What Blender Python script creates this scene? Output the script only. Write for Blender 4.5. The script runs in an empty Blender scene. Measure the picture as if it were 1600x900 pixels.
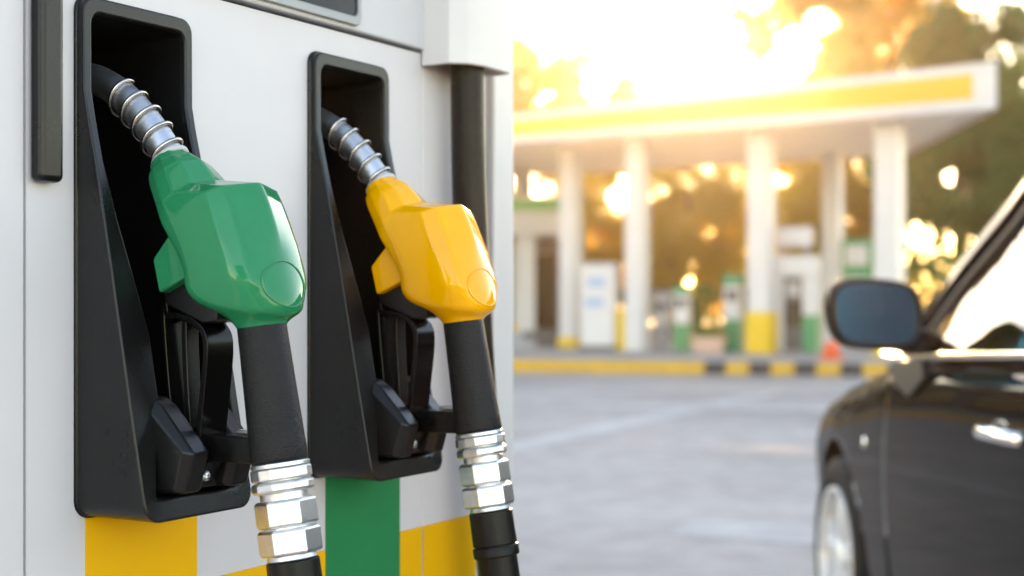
import bpy, bmesh, math, random
from math import sin, cos, pi, radians, sqrt, atan2
from mathutils import Vector, Matrix, noise
random.seed(7)
sc = bpy.context.scene
COL = sc.collection

# ------------------------------------------------------------------ camera
cam_data = bpy.data.cameras.new('camera')
cam = bpy.data.objects.new('camera', cam_data); COL.objects.link(cam)
cam.location = (0, 0, 1.15); cam.rotation_euler = (pi/2, 0, 0)
cam_data.sensor_width = 36; cam_data.lens = 50
cam_data.shift_y = 0.0125
cam_data.clip_start = 0.02; cam_data.clip_end = 3000
cam_data.dof.use_dof = True
cam_data.dof.focus_distance = 1.27
cam_data.dof.aperture_fstop = 4.2
sc.camera = cam

# ------------------------------------------------------------------ light
SUN_EL, SUN_AZ = radians(10.8), radians(7.5)      # azimuth measured from +Y towards +X
world = bpy.data.worlds.new('World'); sc.world = world; world.use_nodes = True
wn = world.node_tree
bg = wn.nodes['Background']
sky = wn.nodes.new('ShaderNodeTexSky'); sky.sky_type = 'NISHITA'; sky.sun_disc = False
sky.sun_elevation = SUN_EL; sky.sun_rotation = SUN_AZ
sky.air_density = 1.0; sky.dust_density = 0.25; sky.ozone_density = 1.0
wn.links.new(sky.outputs[0], bg.inputs['Color']); bg.inputs['Strength'].default_value = 0.15
sun_data = bpy.data.lights.new('sun', 'SUN'); sun_data.energy = 4.0; sun_data.angle = radians(0.8)
sun_data.color = (1.0, 0.66, 0.30)
sun = bpy.data.objects.new('sun', sun_data); COL.objects.link(sun)
sdir = Vector((sin(SUN_AZ)*cos(SUN_EL), cos(SUN_AZ)*cos(SUN_EL), sin(SUN_EL)))
sun.rotation_euler = sdir.to_track_quat('Z', 'Y').to_euler()
sun.location = sdir*100
sc.view_settings.view_transform = 'Standard'; sc.view_settings.look = 'None'
sc.view_settings.gamma = 1; sc.view_settings.use_curve_mapping = False
sc.view_settings.exposure = 2.68
sc.view_settings.use_white_balance = True; sc.view_settings.white_balance_temperature = 8000; sc.view_settings.white_balance_tint = 19
sc.render.engine = 'CYCLES'
sc.cycles.use_denoising = True
sc.cycles.max_bounces = 6

# ------------------------------------------------------------------ materials
def mat(name, base, rough=0.5, metal=0.0, coat=0.0, coat_rough=0.05, var=0.0, vscale=8.0, base2=None, bump=0.0, bscale=60.0,
        rvar=0.0, spec=0.5, detail=6.0, stretch=None, scuff=None):
    """Principled with procedural colour, roughness and relief variation in object space."""
    m = bpy.data.materials.new(name); m.use_nodes = True
    nt = m.node_tree; b = nt.nodes['Principled BSDF']
    b.inputs['Base Color'].default_value = (*base, 1); b.inputs['Roughness'].default_value = rough
    b.inputs['Metallic'].default_value = metal; b.inputs['Specular IOR Level'].default_value = spec
    b.inputs['Coat Weight'].default_value = coat; b.inputs['Coat Roughness'].default_value = coat_rough
    tc = nt.nodes.new('ShaderNodeTexCoord'); vec = tc.outputs['Object']
    if stretch:
        mp = nt.nodes.new('ShaderNodeMapping'); mp.inputs['Scale'].default_value = stretch
        nt.links.new(vec, mp.inputs['Vector']); vec = mp.outputs['Vector']
    if var > 0 or rvar > 0:
        nz = nt.nodes.new('ShaderNodeTexNoise'); nz.inputs['Scale'].default_value = vscale; nz.inputs['Detail'].default_value = detail
        nz.inputs['Roughness'].default_value = 0.65
        nt.links.new(vec, nz.inputs['Vector'])
        rp = nt.nodes.new('ShaderNodeValToRGB'); rp.color_ramp.elements[0].position = 0.34; rp.color_ramp.elements[1].position = 0.66
        nt.links.new(nz.outputs['Fac'], rp.inputs['Fac'])
        if var > 0:
            mx = nt.nodes.new('ShaderNodeMix'); mx.data_type = 'RGBA'
            mx.inputs['A'].default_value = (*base, 1)
            b2 = base2 if base2 else tuple(c*(1-var) for c in base)
            mx.inputs['B'].default_value = (*b2, 1)
            nt.links.new(rp.outputs['Color'], mx.inputs['Factor']); nt.links.new(mx.outputs['Result'], b.inputs['Base Color'])
        if rvar > 0:
            mr = nt.nodes.new('ShaderNodeMapRange'); mr.inputs['To Min'].default_value = max(0.02, rough-rvar); mr.inputs['To Max'].default_value = rough+rvar
            nt.links.new(nz.outputs['Fac'], mr.inputs['Value']); nt.links.new(mr.outputs['Result'], b.inputs['Roughness'])
    if scuff:      # sparse marks: colour, strength, scale, stretch, threshold
        col, amt, scl, st_, th = scuff
        mp2 = nt.nodes.new('ShaderNodeMapping'); mp2.inputs['Scale'].default_value = st_; mp2.inputs['Rotation'].default_value = (.4, .7, .5)
        nt.links.new(tc.outputs['Object'], mp2.inputs['Vector'])
        ns = nt.nodes.new('ShaderNodeTexNoise'); ns.inputs['Scale'].default_value = scl; ns.inputs['Detail'].default_value = 8; ns.inputs['Roughness'].default_value = .7
        nt.links.new(mp2.outputs['Vector'], ns.inputs['Vector'])
        rs_ = nt.nodes.new('ShaderNodeMapRange'); rs_.inputs['From Min'].default_value = th; rs_.inputs['From Max'].default_value = th+.09; rs_.inputs['To Max'].default_value = amt
        nt.links.new(ns.outputs['Fac'], rs_.inputs['Value'])
        ms = nt.nodes.new('ShaderNodeMix'); ms.data_type = 'RGBA'; ms.inputs['B'].default_value = (*col, 1); ms.inputs['A'].default_value = (*base, 1)
        if b.inputs['Base Color'].is_linked: nt.links.new(b.inputs['Base Color'].links[0].from_socket, ms.inputs['A'])
        nt.links.new(rs_.outputs['Result'], ms.inputs['Factor']); nt.links.new(ms.outputs['Result'], b.inputs['Base Color'])
    if bump > 0:
        n2 = nt.nodes.new('ShaderNodeTexNoise'); n2.inputs['Scale'].default_value = bscale; n2.inputs['Detail'].default_value = 4
        nt.links.new(vec, n2.inputs['Vector'])
        bp = nt.nodes.new('ShaderNodeBump'); bp.inputs['Strength'].default_value = bump; bp.inputs['Distance'].default_value = 0.002
        nt.links.new(n2.outputs['Fac'], bp.inputs['Height']); nt.links.new(bp.outputs['Normal'], b.inputs['Normal'])
    return m

M = {}
M['panel'] = mat('silver_white_panel', (0.66, 0.64, 0.66), 0.5, 0.03, 0.0, 0.12, var=0.06, vscale=4, rvar=0.10, spec=0.14, bump=0.02, bscale=7, scuff=((0.34, 0.33, 0.31), .35, 26, (1, 1, .5), .66))
M['panel_up'] = mat('upper_housing', (0.58, 0.575, 0.60), 0.46, 0.04, 0.0, 0.15, var=0.06, vscale=7, rvar=0.06, spec=0.15, scuff=((0.34, 0.33, 0.31), .3, 30, (1, 1, .5), .67))
M['post'] = mat('post_paint', (0.68, 0.66, 0.65), 0.4, var=0.06, vscale=6, rvar=0.08)
M['core'] = mat('dispenser_core', (0.05, 0.05, 0.055), 0.6, var=0.3)
M['yellow_vinyl'] = mat('yellow_vinyl', (0.93, 0.47, 0.008), 0.38, var=0.06, vscale=10, rvar=0.06, scuff=((0.5, 0.27, 0.03), .4, 40, (1, 1, .4), .66))
M['green_vinyl'] = mat('green_vinyl', (0.004, 0.235, 0.085), 0.38, var=0.08, vscale=10, rvar=0.06, spec=0.35, scuff=((0.02, 0.13, 0.05), .4, 40, (1, 1, .4), .66))
M['green_cover'] = mat('green_gloss_plastic', (0.0003, 0.205, 0.084), 0.045, 0, 0.0, 0.04, var=0.06, vscale=25, rvar=0.03, spec=0.34, scuff=((0.06, 0.30, 0.18), .35, 60, (1, 1, .35), .66), bump=0.015, bscale=35)
M['yellow_cover'] = mat('yellow_gloss_plastic', (0.95, 0.41, 0.002), 0.06, 0, 0.0, 0.04, var=0.06, vscale=25, rvar=0.03, spec=0.38, scuff=((0.55, 0.24, 0.02), .35, 60, (1, 1, .35), .66), bump=0.015, bscale=35)
M['black_plastic'] = mat('black_moulded_plastic', (0.0045, 0.0045, 0.005), 0.30, var=0.35, vscale=18, base2=(0.007, 0.007, 0.008), spec=0.34, scuff=((0.045, 0.045, 0.047), .5, 55, (1, .5, .3), .64), bump=0.12, bscale=420, rvar=0.10)
M['black_gloss'] = mat('black_satin_plastic', (0.003, 0.003, 0.0033), 0.22, var=0.3, vscale=25, rvar=0.06, spec=0.2)
M['cavity'] = mat('holster_cavity', (0.003, 0.003, 0.0032), 0.5, spec=0.2, var=0.3, vscale=15, bump=0.1, bscale=200)
M['grip'] = mat('grained_grip_rubber', (0.009, 0.009, 0.010), 0.38, spec=0.24, var=0.25, vscale=40, bump=0.55, bscale=620, rvar=0.06)
M['rubber'] = mat('hose_rubber', (0.006, 0.006, 0.0065), 0.36, spec=0.2, var=0.3, vscale=30, bump=0.10, bscale=300, rvar=0.08)
M['alu'] = mat('worn_aluminium', (0.78, 0.79, 0.81), 0.34, 1.0, var=0.18, vscale=70, bump=0.06, bscale=180, rvar=0.10, scuff=((0.35, 0.34, 0.33), .5, 90, (1, 1, .4), .62))
M['spout'] = mat('spout_aluminium', (0.72, 0.74, 0.78), 0.40, 1.0, var=0.25, vscale=55, bump=0.05, bscale=120, rvar=0.12, stretch=(1, 1, 0.4))
M['spring'] = mat('spring_steel', (0.58, 0.55, 0.53), 0.24, 1.0, var=0.2, vscale=60)
M['screw'] = mat('screw_steel', (0.6, 0.6, 0.6), 0.25, 1.0, var=0.2, vscale=90)
M['screen'] = mat('dark_display_glass', (0.008, 0.007, 0.008), 0.15, 0, 0.0, 0.03, var=0.2, vscale=6, spec=0.2)
M['trim'] = mat('display_trim', (0.26, 0.27, 0.29), 0.35, 0.3, var=0.1, vscale=12)
M['pale_concrete'] = mat('pale_bounce_concrete', (0.52, 0.51, 0.49), 0.85, var=0.3, vscale=6, bump=0.4, bscale=40)
# car
M['paint'] = mat('charcoal_car_paint', (0.006, 0.0055, 0.0055), 0.25, 0.0, 0.5, 0.012, var=0.15, vscale=3, spec=0.0)
M['paint'].node_tree.nodes['Principled BSDF'].inputs['Coat IOR'].default_value = 1.32
M['car_black'] = mat('car_black_trim', (0.004, 0.004, 0.0045), 0.32, spec=0.3, var=0.2, vscale=10)
M['chrome'] = mat('car_chrome', (0.85, 0.84, 0.82), 0.10, 1.0, var=0.06, vscale=20)
M['tyre'] = mat('tyre_rubber', (0.010, 0.010, 0.0105), 0.75, spec=0.2, var=0.3, vscale=30, bump=0.3, bscale=80)
M['rim'] = mat('alloy_rim', (0.64, 0.64, 0.65), 0.3, 0.25, var=0.1, vscale=20)
M['mirror'] = mat('mirror_glass', (0.05, 0.25, 0.33), 0.02, 1.0, var=0.05, vscale=4)
M['seat'] = mat('car_seat_fabric', (0.04, 0.04, 0.042), 0.8, var=0.3, vscale=40, bump=0.3, bscale=200)
# forecourt
M['white_paint'] = mat('white_painted_metal', (0.50, 0.50, 0.51), 0.45, var=0.07, vscale=3, rvar=0.1)
M['soffit'] = mat('soffit_panel', (0.72, 0.70, 0.67), 0.5, var=0.08, vscale=1.5)
M['yellow_paint'] = mat('yellow_paint', (0.66, 0.40, 0.006), 0.45, var=0.1, vscale=4, rvar=0.1)
M['canopy_yellow'] = mat('canopy_yellow', (0.58, 0.32, 0.002), 0.4, var=0.06, vscale=1.5)
M['green_paint'] = mat('green_paint', (0.012, 0.22, 0.085), 0.45, var=0.12, vscale=5, rvar=0.1)
M['sign_green'] = mat('sign_green', (0.05, 0.36, 0.11), 0.45, var=0.1, vscale=3)
M['grey_paint'] = mat('grey_paint', (0.30, 0.31, 0.33), 0.5, var=0.15, vscale=5)
M['dark_grey'] = mat('dark_grey_metal', (0.06, 0.06, 0.065), 0.5, var=0.2, vscale=6)
M['label_blue'] = mat('label_blue', (0.22, 0.33, 0.5), 0.4, var=0.1, vscale=10)
M['kerb_yellow'] = mat('kerb_yellow_paint', (0.60, 0.31, 0.008), 0.65, var=0.35, vscale=5, base2=(0.42, 0.24, 0.03), bump=0.4, bscale=40)
M['kerb_black'] = mat('kerb_black_paint', (0.010, 0.010, 0.011), 0.65, var=0.3, vscale=5, base2=(0.03, 0.03, 0.03), bump=0.4, bscale=40)
M['paving'] = mat('island_paving', (0.34, 0.32, 0.31), 0.8, var=0.25, vscale=1.3, bump=0.3, bscale=20)
M['cone'] = mat('cone_orange', (0.8, 0.13, 0.04), 0.5, var=0.15, vscale=10)
M['terracotta'] = mat('planter_clay', (0.55, 0.36, 0.28), 0.8, var=0.2, vscale=8, bump=0.3, bscale=40)
M['bark'] = mat('bark', (0.10, 0.075, 0.05), 0.9, var=0.45, vscale=6, bump=0.8, bscale=30)

def leaf_mat(name, c1, c2, trans, tw=0.5):
    m = bpy.data.materials.new(name); m.use_nodes = True
    nt = m.node_tree; nt.nodes.clear()
    out = nt.nodes.new('ShaderNodeOutputMaterial')
    g = nt.nodes.new('ShaderNodeNewGeometry')
    r = nt.nodes.new('ShaderNodeMix'); r.data_type = 'RGBA'
    r.inputs['A'].default_value = (*c1, 1); r.inputs['B'].default_value = (*c2, 1)
    nt.links.new(g.outputs['Random Per Island'], r.inputs['Factor'])
    d = nt.nodes.new('ShaderNodeBsdfPrincipled'); d.inputs['Roughness'].default_value = 0.5
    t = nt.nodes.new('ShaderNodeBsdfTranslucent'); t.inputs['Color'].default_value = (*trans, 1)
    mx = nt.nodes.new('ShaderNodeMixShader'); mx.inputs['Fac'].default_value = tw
    nt.links.new(r.outputs['Result'], d.inputs['Base Color'])
    nt.links.new(d.outputs[0], mx.inputs[1]); nt.links.new(t.outputs[0], mx.inputs[2])
    nt.links.new(mx.outputs[0], out.inputs['Surface'])
    return m
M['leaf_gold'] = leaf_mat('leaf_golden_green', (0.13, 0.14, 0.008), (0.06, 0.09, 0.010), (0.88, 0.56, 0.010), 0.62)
M['leaf_green'] = leaf_mat('leaf_green', (0.04, 0.105, 0.010), (0.022, 0.062, 0.007), (0.09, 0.20, 0.012), 0.38)
M['leaf_hedge'] = leaf_mat('leaf_hedge', (0.09, 0.16, 0.03), (0.06, 0.12, 0.02), (0.22, 0.34, 0.05), 0.4)

def glass_mat():
    m = bpy.data.materials.new('tinted_car_glass'); m.use_nodes = True
    nt = m.node_tree; nt.nodes.clear()
    out = nt.nodes.new('ShaderNodeOutputMaterial')
    tr = nt.nodes.new('ShaderNodeBsdfTransparent'); tr.inputs['Color'].default_value = (0.10, 0.105, 0.105, 1)
    gl = nt.nodes.new('ShaderNodeBsdfGlossy'); gl.inputs['Roughness'].default_value = 0.01
    fr = nt.nodes.new('ShaderNodeFresnel'); fr.inputs['IOR'].default_value = 1.5
    mx = nt.nodes.new('ShaderNodeMixShader')
    nt.links.new(fr.outputs[0], mx.inputs[0]); nt.links.new(tr.outputs[0], mx.inputs[1]); nt.links.new(gl.outputs[0], mx.inputs[2])
    nt.links.new(mx.outputs[0], out.inputs['Surface'])
    return m
M['car_glass'] = glass_mat()

def ground_mat():
    m = bpy.data.materials.new('forecourt_concrete'); m.use_nodes = True
    nt = m.node_tree; b = nt.nodes['Principled BSDF']
    tc = nt.nodes.new('ShaderNodeTexCoord')
    def nz(scale, detail, stretch, rot=0):
        mp = nt.nodes.new('ShaderNodeMapping'); mp.inputs['Scale'].default_value = stretch; mp.inputs['Rotation'].default_value = (0, 0, rot)
        n = nt.nodes.new('ShaderNodeTexNoise'); n.inputs['Scale'].default_value = scale; n.inputs['Detail'].default_value = detail
        nt.links.new(tc.outputs['Object'], mp.inputs['Vector']); nt.links.new(mp.outputs['Vector'], n.inputs['Vector'])
        return n
    a = nz(0.55, 5, (0.55, 0.8, 1), radians(-20)); c = nz(4.0, 6, (1, 1, 1)); f = nz(60, 3, (1, 1, 1))
    r = nt.nodes.new('ShaderNodeValToRGB')
    e = r.color_ramp.elements; e[0].position = 0.36; e[0].color = (0.275, 0.240, 0.220, 1); e[1].position = 0.64; e[1].color = (0.40, 0.352, 0.322, 1)
    nt.links.new(a.outputs['Fac'], r.inputs['Fac'])
    r2 = nt.nodes.new('ShaderNodeValToRGB'); e = r2.color_ramp.elements; e[0].position = 0.3; e[0].color = (0.8, 0.8, 0.8, 1); e[1].position = 0.7; e[1].color = (1.1, 1.1, 1.1, 1)
    nt.links.new(c.outputs['Fac'], r2.inputs['Fac'])
    mx = nt.nodes.new('ShaderNodeMix'); mx.data_type = 'RGBA'; mx.blend_type = 'MULTIPLY'; mx.inputs['Factor'].default_value = 1
    nt.links.new(r.outputs['Color'], mx.inputs['A']); nt.links.new(r2.outputs['Color'], mx.inputs['B'])
    nt.links.new(mx.outputs['Result'], b.inputs['Base Color'])
    mr = nt.nodes.new('ShaderNodeMapRange'); b.inputs['Specular IOR Level'].default_value = 0.25; mr.inputs['To Min'].default_value = 0.6; mr.inputs['To Max'].default_value = 0.9
    nt.links.new(a.outputs['Fac'], mr.inputs['Value']); nt.links.new(mr.outputs['Result'], b.inputs['Roughness'])
    bp = nt.nodes.new('ShaderNodeBump'); bp.inputs['Strength'].default_value = 0.3; bp.inputs['Distance'].default_value = 0.01
    nt.links.new(f.outputs['Fac'], bp.inputs['Height']); nt.links.new(bp.outputs['Normal'], b.inputs['Normal'])
    return m
M['ground'] = ground_mat()
M['worn_line'] = mat('worn_white_line', (0.50, 0.47, 0.45), 0.7, var=0.4, vscale=1.6, base2=(0.31, 0.285, 0.27), spec=0.2, bump=0.2, bscale=30)

# ------------------------------------------------------------------ helpers
def tag(o, label=None, cat=None, group=None, kind=None):
    if label: o['label'] = label
    if cat: o['category'] = cat
    if group: o['group'] = group
    if kind: o['kind'] = kind
    return o
def empty(name, loc=(0, 0, 0), rz=0.0):
    o = bpy.data.objects.new(name, None); COL.objects.link(o)
    o.location = loc; o.rotation_euler = (0, 0, rz); o.empty_display_size = 0.1
    return o
def link(name, me, m, parent=None, smooth=False):
    o = bpy.data.objects.new(name, me); COL.objects.link(o)
    if m is not None:
        if len(me.materials) == 0: me.materials.append(M[m] if isinstance(m, str) else m)
    if parent is not None: o.parent = parent
    if smooth: me.polygons.foreach_set('use_smooth', [True]*len(me.polygons))
    return o
def mesh_obj(name, verts, faces, m, parent=None, smooth=False, fix=True):
    me = bpy.data.meshes.new(name); me.from_pydata([tuple(v) for v in verts], [], faces)
    if fix:
        bm = bmesh.new(); bm.from_mesh(me); bmesh.ops.recalc_face_normals(bm, faces=bm.faces); bm.to_mesh(me); bm.free()
    me.update()
    return link(name, me, m, parent, smooth)
def bevel(o, w, seg=3, ang=25, smooth=True):
    md = o.modifiers.new('bevel', 'BEVEL'); md.width = w; md.segments = seg; md.limit_method = 'ANGLE'; md.angle_limit = radians(ang)
    md.harden_normals = smooth
    if smooth: o.data.polygons.foreach_set('use_smooth', [True]*len(o.data.polygons))
    return o
BF = [(0, 1, 3, 2), (4, 6, 7, 5), (0, 4, 5, 1), (2, 3, 7, 6), (0, 2, 6, 4), (1, 5, 7, 3)]
def box_v(x0, x1, y0, y1, z0, z1):
    return [(x, y, z) for x in (x0, x1) for y in (y0, y1) for z in (z0, z1)]
def box(name, x0, x1, y0, y1, z0, z1, m, parent=None, bw=0.0, seg=2):
    o = mesh_obj(name, box_v(x0, x1, y0, y1, z0, z1), BF, m, parent)
    if bw > 0: bevel(o, bw, seg)
    return o
class MB:
    """collects several shapes into one mesh"""
    def __init__(s): s.v = []; s.f = []
    def add(s, v, f):
        k = len(s.v); s.v += [tuple(p) for p in v]; s.f += [tuple(i+k for i in q) for q in f]
    def box(s, *a): s.add(box_v(*a), BF)
    def build(s, name, m, parent=None, smooth=False): return mesh_obj(name, s.v, s.f, m, parent, smooth)
def loft_vf(secs, cap=True, closed=True):
    n = len(secs[0]); v = [p for s in secs for p in s]; f = []
    for i in range(len(secs)-1):
        for j in range(n if closed else n-1):
            k = (j+1) % n
            f.append((i*n+j, i*n+k, (i+1)*n+k, (i+1)*n+j))
    if cap:
        f.append(tuple(range(n))[::-1]); f.append(tuple((len(secs)-1)*n+j for j in range(n)))
    return v, f
def tube_vf(path, rad, n=20, cap=True):
    path = [Vector(p) for p in path]; R = rad if isinstance(rad, (list, tuple)) else [rad]*len(path)
    secs = []; ref = None
    for i, p in enumerate(path):
        d = (path[min(i+1, len(path)-1)]-path[max(i-1, 0)]).normalized()
        if ref is None:
            ref = d.cross(Vector((0.31, 0.22, 0.92)))
            if ref.length < 1e-3: ref = d.cross(Vector((1, 0, 0)))
        ref = (ref - d*ref.dot(d)).normalized(); b = d.cross(ref)
        secs.append([p+(ref*cos(2*pi*k/n)+b*sin(2*pi*k/n))*R[i] for k in range(n)])
    return loft_vf(secs, cap)
def catmull(pts, k=8):
    P = [Vector(p) for p in pts]; P = [P[0]*2-P[1]]+P+[P[-1]*2-P[-2]]; out = []
    for i in range(1, len(P)-2):
        a, b, c, d = P[i-1:i+3]
        for j in range(k):
            t = j/k
            out.append(0.5*((2*b)+(c-a)*t+(2*a-5*b+4*c-d)*t*t+(3*b-a-3*c+d)*t**3))
    out.append(P[-2]); return out
def lathe_vf(p0, d, prof, n=32, rot=0.0, e1=None, cap=True):
    """prof: (distance along d, radius)"""
    p0 = Vector(p0); d = Vector(d).normalized()
    e1 = Vector(e1) if e1 is not None else d.orthogonal()
    e1 = (e1-d*e1.dot(d)).normalized(); e2 = d.cross(e1)
    return loft_vf([[p0+d*s+(e1*cos(rot+2*pi*k/n)+e2*sin(rot+2*pi*k/n))*r for k in range(n)] for s, r in prof], cap)
def prism_vf(poly, a, b, fn):
    """polygon of (p,q) extruded between a and b; fn(p,q,w)->point"""
    return loft_vf([[fn(p, q, a) for p, q in poly], [fn(p, q, b) for p, q in poly]])
def rounded(x0, x1, z0, z1, r, n=6):
    """rounded rectangle outline, r = (bl, br, tr, tl)"""
    if not isinstance(r, tuple): r = (r,)*4
    out = []
    for (cx, cz, rr, a0) in ((x0+r[0], z0+r[0], r[0], pi), (x1-r[1], z0+r[1], r[1], 1.5*pi), (x1-r[2], z1-r[2], r[2], 0), (x0+r[3], z1-r[3], r[3], .5*pi)):
        for k in range(n+1):
            a = a0+.5*pi*k/n; out.append((cx+rr*cos(a), cz+rr*sin(a)))
    return out

# ------------------------------------------------------------------ setting: ground
gb = bmesh.new()
bmesh.ops.create_grid(gb, x_segments=8, y_segments=8, size=700)
gme = bpy.data.meshes.new('ground'); gb.to_mesh(gme); gb.free()
ground = link('ground', gme, 'ground'); tag(ground, kind='structure')

# fuel island in front of the far canopy: paving + kerb stones
KD = Vector((4.87, -1.35, 0)).normalized(); KN = Vector((-KD.y, KD.x, 0))     # along the kerb, and away from the camera
K0 = Vector((0, 23.0, 0))
def kpt(s, d, z): return K0+KD*s+KN*d+Vector((0, 0, z))
pav_v = [kpt(-24, .16, -.05), kpt(24, .16, -.05), kpt(24, 16, -.05), kpt(-24, 16, -.05), kpt(-24, .16, .19), kpt(24, .16, .19), kpt(24, 16, .19), kpt(-24, 16, .19)]
paving = mesh_obj('island_pavement', pav_v, [(0, 1, 2, 3), (4, 5, 6, 7), (0, 1, 5, 4), (1, 2, 6, 5), (2, 3, 7, 6), (3, 0, 4, 7)], 'paving'); tag(paving, kind='structure')
kerb_me = {}; kl = [(-14+1.222*k, 1.222, 'kerb_yellow') for k in range(14)]
s = kl[-1][0]+1.222
while s < 12.5:
    kl += [(s, .33, 'kerb_black'), (s+.33, .36, 'kerb_yellow')]; s += .69
for s, ln, col in kl:
    key = (col, ln)
    prof = [(0, -.05), (0, .15), (.012, .185), (.05, .2), (.155, .2), (.155, -.05)]
    if key not in kerb_me:
        v, f = prism_vf(prof, 0.004, ln-0.004, lambda p, q, w: KD*w+KN*p+Vector((0, 0, q)))
        o = mesh_obj('kerb_stone', v, f, col, paving); bevel(o, .008, 2); kerb_me[key] = o.data
    else:
        o = bpy.data.objects.new('kerb_stone', kerb_me[key]); COL.objects.link(o); o.parent = paving
        md = o.modifiers.new('bevel', 'BEVEL'); md.width = .008; md.segments = 2; md.limit_method = 'ANGLE'
    o.location = K0+KD*s+Vector((0, 0, random.uniform(-.004, .003)))+KN*random.uniform(-.004, .004)
# worn painted guide lines on the road
def line_strip(x0, y0, x1, y1, w, z=.004):
    a = Vector((x0, y0, z)); b = Vector((x1, y1, z)); d = (b-a).normalized(); n = Vector((-d.y, d.x, 0))*w/2
    o = mesh_obj('road_marking', [a-n, b-n, b+n, a+n], [(0, 1, 2, 3)], 'worn_line'); o.parent = ground
    return o
line_strip(-1.2, 8.6, 3.2, 17.8, .34)
line_strip(0.2, 15.9, 4.2, 14.6, .5, .008)
line_strip(0.85, 7.2, 1.6, 6.9, .5)

# unseen pale concrete slab, added to bounce light up onto the dispenser's lower panels
ivs = []
for zz in (0, .12):
    for uu, tt in ((-2.6, -.75), (.35, -.75), (.35, .62), (-2.6, .62)): ivs.append((.5047*uu+.8633*tt, 1.843+.8633*uu-.5047*tt, zz-.001))
isl = mesh_obj('bounce_slab', ivs, [(0, 1, 2, 3), (4, 5, 6, 7), (0, 1, 5, 4), (1, 2, 6, 5), (2, 3, 7, 6), (3, 0, 4, 7)], 'pale_concrete'); tag(isl, kind='structure'); bevel(isl, .02, 3)
# ------------------------------------------------------------------ fuel dispenser
PO = Vector((0, 1.843, 0)); PROT = atan2(.8633, .5047)
disp = empty('fuel_dispenser', PO, PROT)
tag(disp, 'white and silver fuel dispenser with yellow and green stripes holding two nozzles', 'fuel pump')
# local frame: x = u along the face, y = -t (t out of the face), z up
ZB = .14
box('base_plinth', -1.12, .02, .02, .50, .12, ZB, 'dark_grey', disp, .006)
box('cabinet', -1.09, -.004, .125, .46, ZB+.001, 2.12, 'core', disp, .004)
box('side_panel', -1.10, -.7895, -.001, .011, ZB, 2.1, 'panel', disp, .0025, 3)
def panel(name, u0, u1, z0, z1, m='panel', y0=0.0, y1=.011, bw=.0025): return box(name, u0, u1, y0, y1, z0, z1, m, disp, bw, 3)
us = [-.7875, -.7315, -.6070, -.4165, -.2920, -.2090]; zs = [ZB, .9700, 1.4050, 1.4385]
pv = [(u, 0, z) for z in zs for u in us]
pf = [(j*6+i, j*6+i+1, (j+1)*6+i+1, (j+1)*6+i) for j in range(3) for i in range(5) if not (j == 1 and i in (1, 3))]
fp = mesh_obj('front_panel', pv, [q for q in pf], 'panel', disp, fix=False)
md = fp.modifiers.new('t', 'SOLIDIFY'); md.thickness = .011; md.offset = -1
panel('hose_bay_panel', -.2070, -.0640, ZB, 2.1)
panel('corner_post', -.0500, -.0010, ZB, 2.12, 'post', -.004, .40, .004)
panel('upper_housing', -.7875, -.2090, 1.4425, 2.1, 'panel_up', -.006)
# display: trim frame + dark glass
sv = rounded(-.700, -.3405, 1.4470, 1.80, .010, 5); sv2 = rounded(-.690, -.3465, 1.4570, 1.79, .008, 5)
fr = [[(x, -.006, z) for x, z in sv], [(x, -.0105, z) for x, z in sv], [(x, -.0105, z) for x, z in sv2], [(x, -.0066, z) for x, z in sv2]]
v, f = loft_vf(fr, cap=False); tr_o = mesh_obj('display_trim', v, f, 'trim', disp); bevel(tr_o, .0015, 2)
mesh_obj('display_glass', [(x, -.0078, z) for x, z in sv2], [tuple(range(len(sv2)))], 'screen', disp)
# dark rubber bar on the left joint
hb = box('handle_bar', -.7860, -.7600, -.016, -.0005, 1.2475, 2.05, 'black_plastic', disp, .006, 4)
# coloured stripes: thin vinyl sheets on the panels
def vinyl(u0, u1, z0, z1, m, name='colour_stripe', y=-.0008): return box(name, u0, u1, y, y+.0004, z0, z1, m, disp)
vinyl(-.7245, -.5873, ZB+.01, .985, 'yellow_vinyl')
vinyl(-.5867, -.3924, ZB+.01, .8865, 'yellow_vinyl')
vinyl(-.3918, -.2547, ZB+.01, .985, 'green_vinyl')
vinyl(-.2541, -.2095, ZB+.01, .8865, 'yellow_vinyl')
vinyl(-.2066, -.0900, ZB+.01, .8865, 'yellow_vinyl')
# hose outlet box: faceted cover above the right hose bay
prof = [(-.213, -.002), (-.2125, -.040), (-.198, -.058), (-.176, -.064), (-.112, -.064), (-.102, -.052), (-.100, -.002)]
v, f = loft_vf([[(x, y, 1.4240) for x, y in prof], [(x, y, 2.05) for x, y in prof]], cap=False)
v2, f2 = loft_vf([[(x+(.006 if x < -.15 else -.006), y+(.006 if y < -.03 else 0), 1.4240) for x, y in prof], [(x+(.006 if x < -.15 else -.006), y+(.006 if y < -.03 else 0), 1.46) for x, y in prof]], cap=False)
hb2 = MB(); hb2.add(v, f); hb2.add(v2, f2)
n7 = len(prof)
hb2.f += [(j, (j+1) % n7, 2*n7+(j+1) % n7, 2*n7+j) for j in range(n7)] + [tuple(3*n7+j for j in range(n7))]
ho = hb2.build('hose_cover', 'post', disp); bevel(ho, .0015, 2, 20)

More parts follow.
